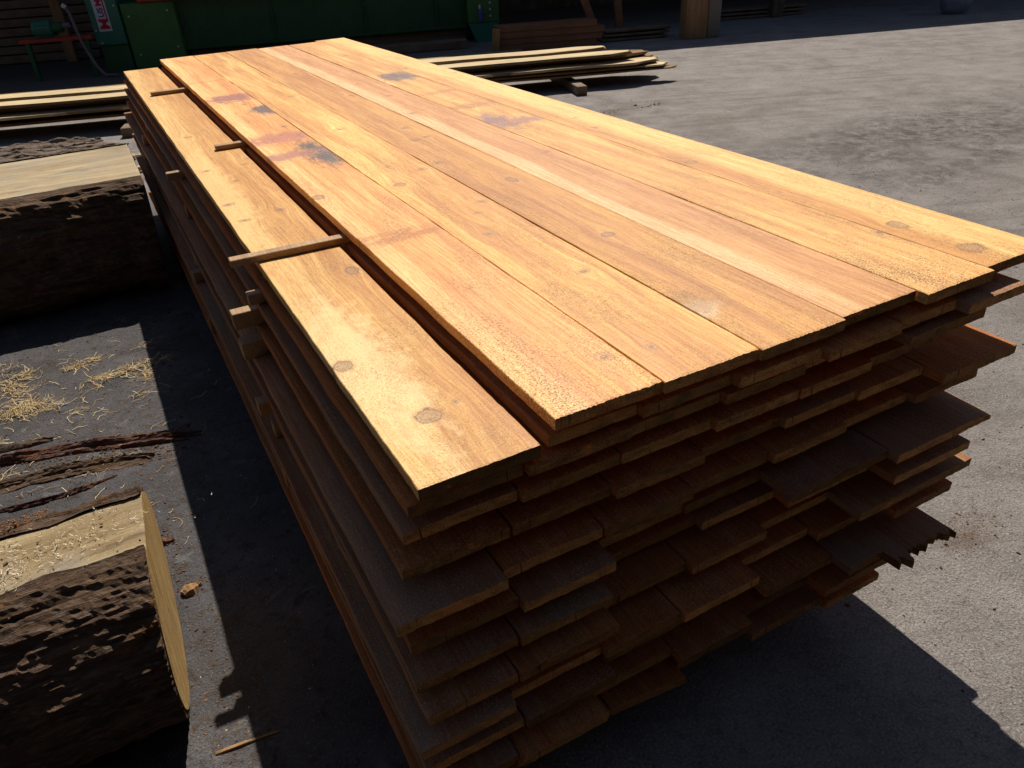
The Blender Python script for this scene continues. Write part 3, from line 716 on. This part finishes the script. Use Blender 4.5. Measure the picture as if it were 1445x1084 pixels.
# pile of pale waney slabs
def slab(e0, e1, n, w, h0, t, seed, lab, top='slab', lean=0.0, waney=1.0):
    L = e1 - e0; ns = 60; V = []; F = []; MI = []; P = 8
    for i in range(ns + 1):
        t_ = i / ns; X = L * t_
        tip = min(1, (1 - t_) * 22 + .35 + .3 * noise.noise(Vector((seed, t_ * 50, 0))))
        wl = w * (.5 + .06 * noise.noise(Vector((X * 1.3, seed, 0)))) * waney; wr = w * (.5 + .10 * noise.noise(Vector((X * 1.7, seed, 5))) + .03 * noise.noise(Vector((X * 9, seed, 5))))
        zb = .008 * noise.noise(Vector((X * .8, seed, 8)))
        X2 = X + (.06 * noise.noise(Vector((seed, t_ * 3, 3))) if i < ns else 0)
        prof = [(-wr, t * .95), (-wr * .55, t), (wl * .6, t), (wl, t * .9), (wl * .96, t * .3), (wl * .6, 0), (-wr * .6, 0), (-wr * 1.04 - .01, t * .35)]
        for q, (y, z) in enumerate(prof):
            jag = (.10 * noise.noise(Vector((q * 3.3, seed, 1))) if i == ns else 0)
            V.append((X2 + jag, y * (tip if i > ns - 3 else 1) , z + zb))
    for i in range(ns):
        for k in range(P):
            F.append((i * P + k, i * P + (k + 1) % P, (i + 1) * P + (k + 1) % P, (i + 1) * P + k)); MI.append(0 if k in (0, 1, 2) else 1)
    F += [tuple(range(P)), tuple(ns * P + k for k in range(P))]; MI += [0, 0]
    b = MB(); b.v = V; b.f = F; b.mi = MI
    o = b.build('waney_slab', [M[top], M['slabedge']], loc=en(e0, n, h0), rot=(0, 0, YAW))
    return tag(o, lab, 'timber slab', 'waney slabs piled beyond the stack')
SL = [
 (-6.2, 2.70, 8.72, .30, .345, .042, 'topmost rear pale slab of the far slab pile'),
 (-6.0, 2.95, 8.41, .28, .318, .042, 'topmost front pale slab of the far slab pile, broad and brightly lit'),
 (-6.3, 3.22, 8.66, .50, .262, .045, 'brown-edged slab directly under the two topmost pale slabs'),
 (-6.4, 3.25, 8.40, .42, .218, .040, 'slab with a thin pale lit edge jutting towards the camera in the pile'),
 (-6.1, 3.30, 8.66, .44, .215, .042, 'frayed slab in the middle rear of the far slab pile'),
 (-6.2, 3.38, 8.70, .50, .170, .042, 'second lowest rear slab of the far slab pile'),
 (.9, 3.38, 8.33, .22, .178, .026, 'narrow slab at the front right of the pile, above the longest one'),
 (.6, 3.48, 8.30, .20, .142, .026, 'narrow low slab at the front right of the pile, longest to the right'),
 (-6.3, 3.0, 8.50, .30, .125, .04, 'lowest front slab of the far slab pile, all in shade'),
 (-6.4, 3.2, 8.80, .40, .125, .04, 'lowest rear slab of the far slab pile, all in shade'),
 (-6.5, .98, 9.02, .30, .31, .045, 'rearmost slab, ending half way along the far slab pile'),
]
for i, (e0, e1, n, w, h0, t, lab) in enumerate(SL):
    slab(e0, e1, n, w, h0, t, 3.1 + i * 2.7, lab, 'slab' if i in (0, 1, 3, 6) else 'slabedge')
for (e0, lab) in ((2.14, 'squared bearer block poking out under the right end of the slab pile'), (-2.86, 'squared bearer block poking out under the slab pile left of the stack'), (-5.2, 'bearer block under the left end of the slab pile, outside the view')):
    b = MB(); b.box(0, .12, 0, 1.20, 0, .10, .006)
    if e0 < -5: continue
    tag(b.build('bearer_block', [M['olddark']], loc=en(e0, 7.86, .001), rot=(0, 0, YAW + R(2))), lab, 'bearer', 'bearers under the slab pile')

# ------------------------------------------------------------------ green sawmill machine
def part(root, name, boxes, mat, c=.01):
    b = MB()
    for bx in boxes: b.box(*bx, c=c)
    return b.build(name, [M[mat]], root)
mc = link('sawmill_machine', None, loc=en(0, 13.0), rot=(0, 0, YAW))
tag(mc, 'long green sawmill machine with a red rail standing in the shade beyond the stack', 'machine')
def bolts(root, pts, y, r=.014):
    for (e, h) in pts:
        b = MB(); b.tube([(e, y, h), (e, y - .014, h)], r, 6); b.build('bolt', [M['white']], root)
body = part(mc, 'bed_panel', [(-3.05, 1.62, .22, .9, .20, 1.25)], 'dgreen')
part(mc, 'bed_flange', [(-3.05, 1.62, .17, .218, .22, .27)], 'dgreen')
for e in (-1.6, -.1, 1.1): part(mc, 'stiffener', [(e, e + .035, .18, .219, .272, .89)], 'dgreen')
part(mc, 'base_skid', [(-3.0, 1.6, .30, .85, .01, .198)], 'olddark')
part(mc, 'red_rail', [(-3.55, -1.88, -.03, .16, .965, 1.03), (-1.88, 1.5, .05, .16, .895, .95)], 'red')
gp = part(mc, 'front_cover', [(-3.84, -3.04, .03, .9, .02, .96)], 'green'); bolts(gp, [(-3.74, .78), (-3.72, .22), (-3.15, .83), (-3.12, .3)], .03)
cl = part(mc, 'column', [(-4.30, -3.86, -.04, .9, .40, 1.55)], 'teal')
part(mc, 'column_foot', [(-4.27, -3.86, -.02, .9, .0, .398)], 'dgreen')
bolts(cl, [(-4.26, .62), (-4.22, .44), (-3.90, .95)], -.04)
# sign plate with writing that runs upwards
sign = part(cl, 'sign_plate', [(-4.205, -4.015, -.052, -.043, .60, 1.46)], 'white', .002)
part(sign, 'sign_stripe', [(-4.055, -4.035, -.0565, -.0535, .76, 1.42)], 'signred', .0008)
def text(s, x, z, size, mat, parent, y=-.056):
    cu = bpy.data.curves.new('letters', 'FONT'); cu.body = s; cu.size = size; cu.extrude = .001; cu.space_character = 1.0; cu.offset = .004
    to = bpy.data.objects.new('letters_tmp', cu); col.objects.link(to)
    me = bpy.data.meshes.new_from_object(to); bpy.data.objects.remove(to)
    me.name = 'lettering'
    # text plane: letters advance along +z, their tops point to -x
    for v in me.vertices:
        a, b_, c = v.co; v.co = (x - b_, y - c, z + a)
    o = link('lettering', me, [M[mat]], parent); return o
text('M', -4.035, .625, .21, 'signred', sign)
text('US', -4.075, .80, .115, 'signblue', sign)
text('M', -4.070, .955, .125, 'signred', sign)
text('AX', -4.070, 1.07, .125, 'signblue', sign)
# right leg of the machine, tapering at the bottom
b = MB()
zs = [(.0, 1.75, 2.03), (.14, 1.69, 2.09), (.30, 1.62, 2.15)]
V = []; F = []
for (z, a, c) in zs:
    for y in (.0, .75): V += [(a, y, z), (c, y, z)]
for i in range(2):
    o = i * 4; F += [(o, o + 1, o + 5, o + 4), (o + 2, o + 3, o + 7, o + 6), (o, o + 2, o + 6, o + 4), (o + 1, o + 3, o + 7, o + 5)]
F += [(0, 1, 3, 2), (8, 9, 11, 10)]
b.add(V, F); b.build('leg_foot', [M['teal']], mc)
lg = part(mc, 'leg', [(1.62, 2.15, -.004, .75, .302, 1.4)], 'green'); bolts(lg, [(2.0, .40), (2.0, .50), (2.0, .60), (2.0, .70)], -.004, .018)
b = MB(); b.tube([(1.83, -.03, .33), (1.83, -.03, .47), (1.82, -.03, .52)], [.035, .035, .02], 10); sp = b.build('oil_bottle', [M['blue']], lg)
b = MB(); b.tube([(1.82, -.03, .515), (1.82, -.03, .58)], .018, 8); b.build('cap', [M['white']], sp)
# motor on its red rail at the left
mo = link('drive_motor', None, loc=en(-4.9, 12.72, .70), rot=(0, 0, YAW)); tag(mo, 'small blue green motor on a thin red beam at the left of the machine', 'motor')
b = MB(); b.tube([(-.17, 0, .02), (-.15, 0, .02), (.09, 0, .02), (.10, 0, .02)], [.09, .112, .112, .09], 20); hs = b.build('motor_housing', [M['teal']], mo)
b = MB()
for k in range(12):
    a = k * math.pi / 6; b.box(-.13, .07, math.cos(a) * .117 - .004, math.cos(a) * .117 + .004, .02 + math.sin(a) * .117 - .004, .02 + math.sin(a) * .117 + .004, .001)
b.build('cooling_fin', [M['teal']], hs)
b = MB(); b.tube([(.10, 0, .02), (.25, 0, .03)], .075, 16); b.build('gearbox', [M['dgreen']], mo)
b = MB(); b.tube([(.25, 0, .04), (.36, 0, .045)], .035, 12); b.build('shaft_coupling', [M['bluegrey']], mo)
b = MB(); b.box(-.42, .62, -.05, .05, -.165, -.11, .004); b.build('red_beam', [M['red']], mo)
for q in (-.35, .50):
    b = MB(); b.box(q, q + .06, -.04, .04, -.698, -.166, .004); b.build('support_leg', [M['dgreen']], mo)
b = MB(); b.tube([en(-4.50, 12.62, 1.0), en(-4.46, 12.60, .93), en(-4.44, 12.6, .75), en(-4.42, 12.6, .55), en(-4.36, 12.58, .35), en(-4.28, 12.55, .15), en(-4.18, 12.5, .03), en(-4.0, 12.5, .02)], .022, 10)
ho = tag(b.build('rubber_hose', [M['hose']], smooth=True), 'mauve grey hose hanging down between the motor and the green column', 'hose')
b = MB(); b.tube([en(-4.52, 12.62, .99), en(-4.49, 12.62, 1.03)], .035, 8); b.build('hose_clamp', [M['white']], ho)

# ------------------------------------------------------------------ timbers stored in the shade
for i in range(4):
    t = .092; b = MB(); b.box(0, 1.58 + .05 * ((i * 7) % 3), 0, .32, 0, t - .003, .006)
    o = b.build('timber_baulk', [M['reddark']], loc=en(1.84 + .015 * ((i * 5) % 3), 11.42 + .01 * (i % 2), .025 + i * t), rot=(0, 0, YAW))
    tag(o, '%s dark red timber of the low pile right of the machine leg' % ('lowest', 'second lowest', 'second highest', 'topmost')[i], 'timber', 'dark red timbers piled in the shade')
b = MB(); b.box(0, .11, 0, .05, 0, .38, .006)
tag(b.build('prop_board', [M['tan']], loc=en(1.72, 11.33, .005), rot=(0, R(6), YAW)), 'short tan board leaning against the left end of the dark red timber pile', 'board')
b = MB(); b.box(0, 1.15, 0, .22, 0, .12, .006)
tag(b.build('timber_baulk', [M['olddark']], loc=en(.95, 10.72, .005), rot=(0, 0, YAW)), 'short dull brown timber on the ground just behind the slab pile', 'timber')
b = MB(); b.box(0, 4.6, 0, .30, 0, .13, .008)
tag(b.build('timber_baulk', [M['olddark']], loc=en(-3.1, 12.35, .005), rot=(0, 0, YAW)), 'long brown timber lying along the foot of the green machine', 'timber')
for i in range(9):
    b = MB(); b.box(0, 4.2, 0, 1.0, 0, .125, .008)
    o = b.build('timber_baulk', [M['olddark']], loc=en(-9.1 + .06 * ((i * 3) % 4), 15.0 + .02 * ((i * 5) % 3), .02 + i * .145), rot=(0, 0, YAW))
    tag(o, '%s board course from the ground in the dark pile at the upper left' % ORD[i], 'timber', 'dark timber pile behind the motor')
b = MB(); b.box(0, .17, 0, .10, 0, 1.7, .006)
tag(b.build('timber_post', [M['tan']], loc=en(-5.42, 14.8, .0), rot=(0, 0, YAW)), 'tan upright post in front of the dark timber pile at the upper left', 'post')
b = MB(); b.box(0, .36, 0, .26, 0, .60, .006)
tag(b.build('timber_post', [M['tan']], loc=en(4.84, 11.35, .0), rot=(0, 0, YAW)), 'thick tan timber block standing at the edge of the shade', 'post')
b = MB(); b.box(0, .21, 0, .26, 0, .61, .010)
tag(b.build('concrete_block', [M['conc']], loc=en(5.215, 11.36, .0), rot=(0, 0, YAW)), 'grey block standing against the right side of the tan timber block', 'block')
for (e0, h0, e1, h1, nn, lab) in ((3.62, .0, 3.22, .95, 12.0, 'leaning brown brace behind the dark red timber pile'), (4.05, .0, 3.95, .95, 12.2, 'upright brown brace between the red timber pile and the tan block')):
    b = MB(); d = Vector((e1 - e0, 0, h1 - h0)); L = d.length
    b.box(-.06, .06, 0, .08, 0, L, .005)
    tag(b.build('timber_brace', [M['reddark']], loc=en(e0, nn, .03), rot=(0, math.atan2(d.x, d.z), YAW)), lab, 'brace', 'braces in the shade')
for i, (e0, w_, nn) in enumerate(((3.6, 1.1, 11.75), (5.7, 2.2, 13.2))):
    for k in range(3):
        b = MB(); b.box(0, w_, 0, .3, 0, .035, .004)
        tag(b.build('stored_plank', [M['olddark']], loc=en(e0 + .04 * k, nn + .03 * k, .01 + .06 * k), rot=(0, 0, YAW)),
            '%s stored plank of the low pile %s' % (('bottom', 'middle', 'top')[k], ('left of the tan block', 'deep in the shade right of the tan block')[i]), 'plank', 'planks stored in the shade')
# blue grey bundle
b = MB(); V = []; F = []; ns, nr = 10, 14
for i in range(ns + 1):
    t = i / ns; z = t * .42
    for k in range(nr):
        a = 2 * math.pi * k / nr; r_ = .27 * (math.sin(math.pi * (.12 + .80 * t)) ** .4) * (1 + .13 * noise.noise(Vector((a * 2, t * 4, 3))))
        V.append((r_ * math.cos(a), r_ * .7 * math.sin(a), z))
for i in range(ns):
    for k in range(nr): F.append((i * nr + k, i * nr + (k + 1) % nr, (i + 1) * nr + (k + 1) % nr, (i + 1) * nr + k))
F += [tuple(range(nr)), tuple(ns * nr + k for k in range(nr))]
b.add(V, F); tag(b.build('plastic_sack', [M['bluegrey']], loc=en(9.88, 11.75, 0), rot=(0, 0, YAW)), 'blue grey plastic sack standing in the shade at the upper right', 'sack')

# ------------------------------------------------------------------ shed whose shadow covers the back of the yard
sh = link('timber_shed', None, loc=en(0, 17.6), rot=(0, 0, YAW)); tag(sh, 'old dark timber shed closing off the back of the yard', 'shed')
b = MB(); r = random.Random(8); e = -28.0
while e < 34:
    w = r.uniform(.16, .24); b.box(e, e + w - .006, r.uniform(0, .012), .05, 0, 4.72, .003); e += w
b.build('board_wall', [M['shed']], sh)
b = MB(); b.box(-28, 34, .055, .10, .0, 4.70, .004); b.build('inner_lining', [M['shed']], sh)
V = [(-28.5, -4.72, 3.50), (34.5, -4.72, 3.50), (34.5, .35, 4.86), (-28.5, .35, 4.86), (-28.5, -4.72, 3.44), (34.5, -4.72, 3.44), (34.5, .35, 4.80), (-28.5, .35, 4.80)]
V = [(x, y, z - .0) for x, y, z in V]
b = MB(); b.add(V, [(0, 1, 2, 3), (4, 5, 6, 7), (0, 1, 5, 4), (2, 3, 7, 6), (1, 2, 6, 5), (0, 3, 7, 4)]); b.build('roof', [M['roof']], sh)
for e in (-20, -13, -6.5, 7.2, 14, 21, 28):
    b = MB(); b.box(e, e + .2, -4.55, -4.35, 0, 3.40, .006); b.build('post', [M['shed']], sh)

# ------------------------------------------------------------------ added unseen hall behind the photographer, shading the yard from the open sky
blocker = link('added_sky_blocker', None, loc=(0, -9.5, 0)); tag(blocker, 'added unseen hall with a deep canopy on the near side of the yard', 'blocker')
b = MB(); b.box(-22, 24, -.2, 0, 0, 9.0, .01); b.build('wall', [M['shed']], blocker)
b = MB(); b.box(-23, 25, -6, 5.2, 6.2, 6.35, .01); b.build('canopy', [M['roof']], blocker)  # overhang added to cut sky light on the stack's shaded sides
for e in (-20, -8, 8, 20):
    b = MB(); b.box(e, e + .3, 4.6, 4.9, 0, 6.19, .01); b.build('post', [M['shed']], blocker)
b = MB(); b.box(-16.2, -16, -.0, 22, 0, 9.0, .01)  # wall added out of view to deepen the shade on the left
tag(b.build('added_side_blocker', [M['shed']], loc=(0, -9.4, 0)), 'added unseen wall cutting sky light along the left side of the yard', 'wall')

# ------------------------------------------------------------------ light
sd = Vector((.39, .59, 1.0)).normalized()
el = math.asin(sd.z); az = math.atan2(sd.x, sd.y)
w = bpy.data.worlds.new('World'); scene.world = w; w.use_nodes = True
nt = w.node_tree; bg = nt.nodes['Background']; sky = nt.nodes.new('ShaderNodeTexSky'); sky.sky_type = 'NISHITA'
sky.sun_disc = False; sky.sun_elevation = el; sky.sun_rotation = az
nt.links.new(sky.outputs[0], bg.inputs[0]); bg.inputs[1].default_value = .05
sl = bpy.data.lights.new('sun', 'SUN'); sl.energy = 5.0; sl.angle = R(.5); sl.color = (1.0, .93, .82)
so = bpy.data.objects.new('sun', sl); col.objects.link(so); so.rotation_euler = sd.to_track_quat('Z', 'Y').to_euler(); so.location = (4, 20, 15)

# ------------------------------------------------------------------ camera
f, yaw, pit, rol, cx, cy, cz = 1067.51284, 0.46822609, 0.55072326, -0.06008107, -0.54130327, -0.90903805, 0.73057655
fw = Vector((math.sin(yaw) * math.cos(pit), math.cos(yaw) * math.cos(pit), -math.sin(pit)))
r_ = Vector((math.cos(yaw), -math.sin(yaw), 0)); u_ = r_.cross(fw)
r2 = r_ * math.cos(rol) + u_ * math.sin(rol); u2 = -r_ * math.sin(rol) + u_ * math.cos(rol)
cam = bpy.data.cameras.new('camera'); co = bpy.data.objects.new('camera', cam); col.objects.link(co)
m = Matrix((r2, u2, -fw)).transposed().to_4x4(); m.translation = Vector((cx, cy, cz + H)); co.matrix_world = m
cam.sensor_width = 36; cam.lens = 36 * f / 1445; cam.clip_end = 1000; cam.clip_start = .05
scene.camera = co
scene.render.resolution_x = 1024; scene.render.resolution_y = 768
scene.view_settings.view_transform = 'Standard'; scene.view_settings.look = 'None'; scene.view_settings.exposure = .16; scene.view_settings.gamma = 1
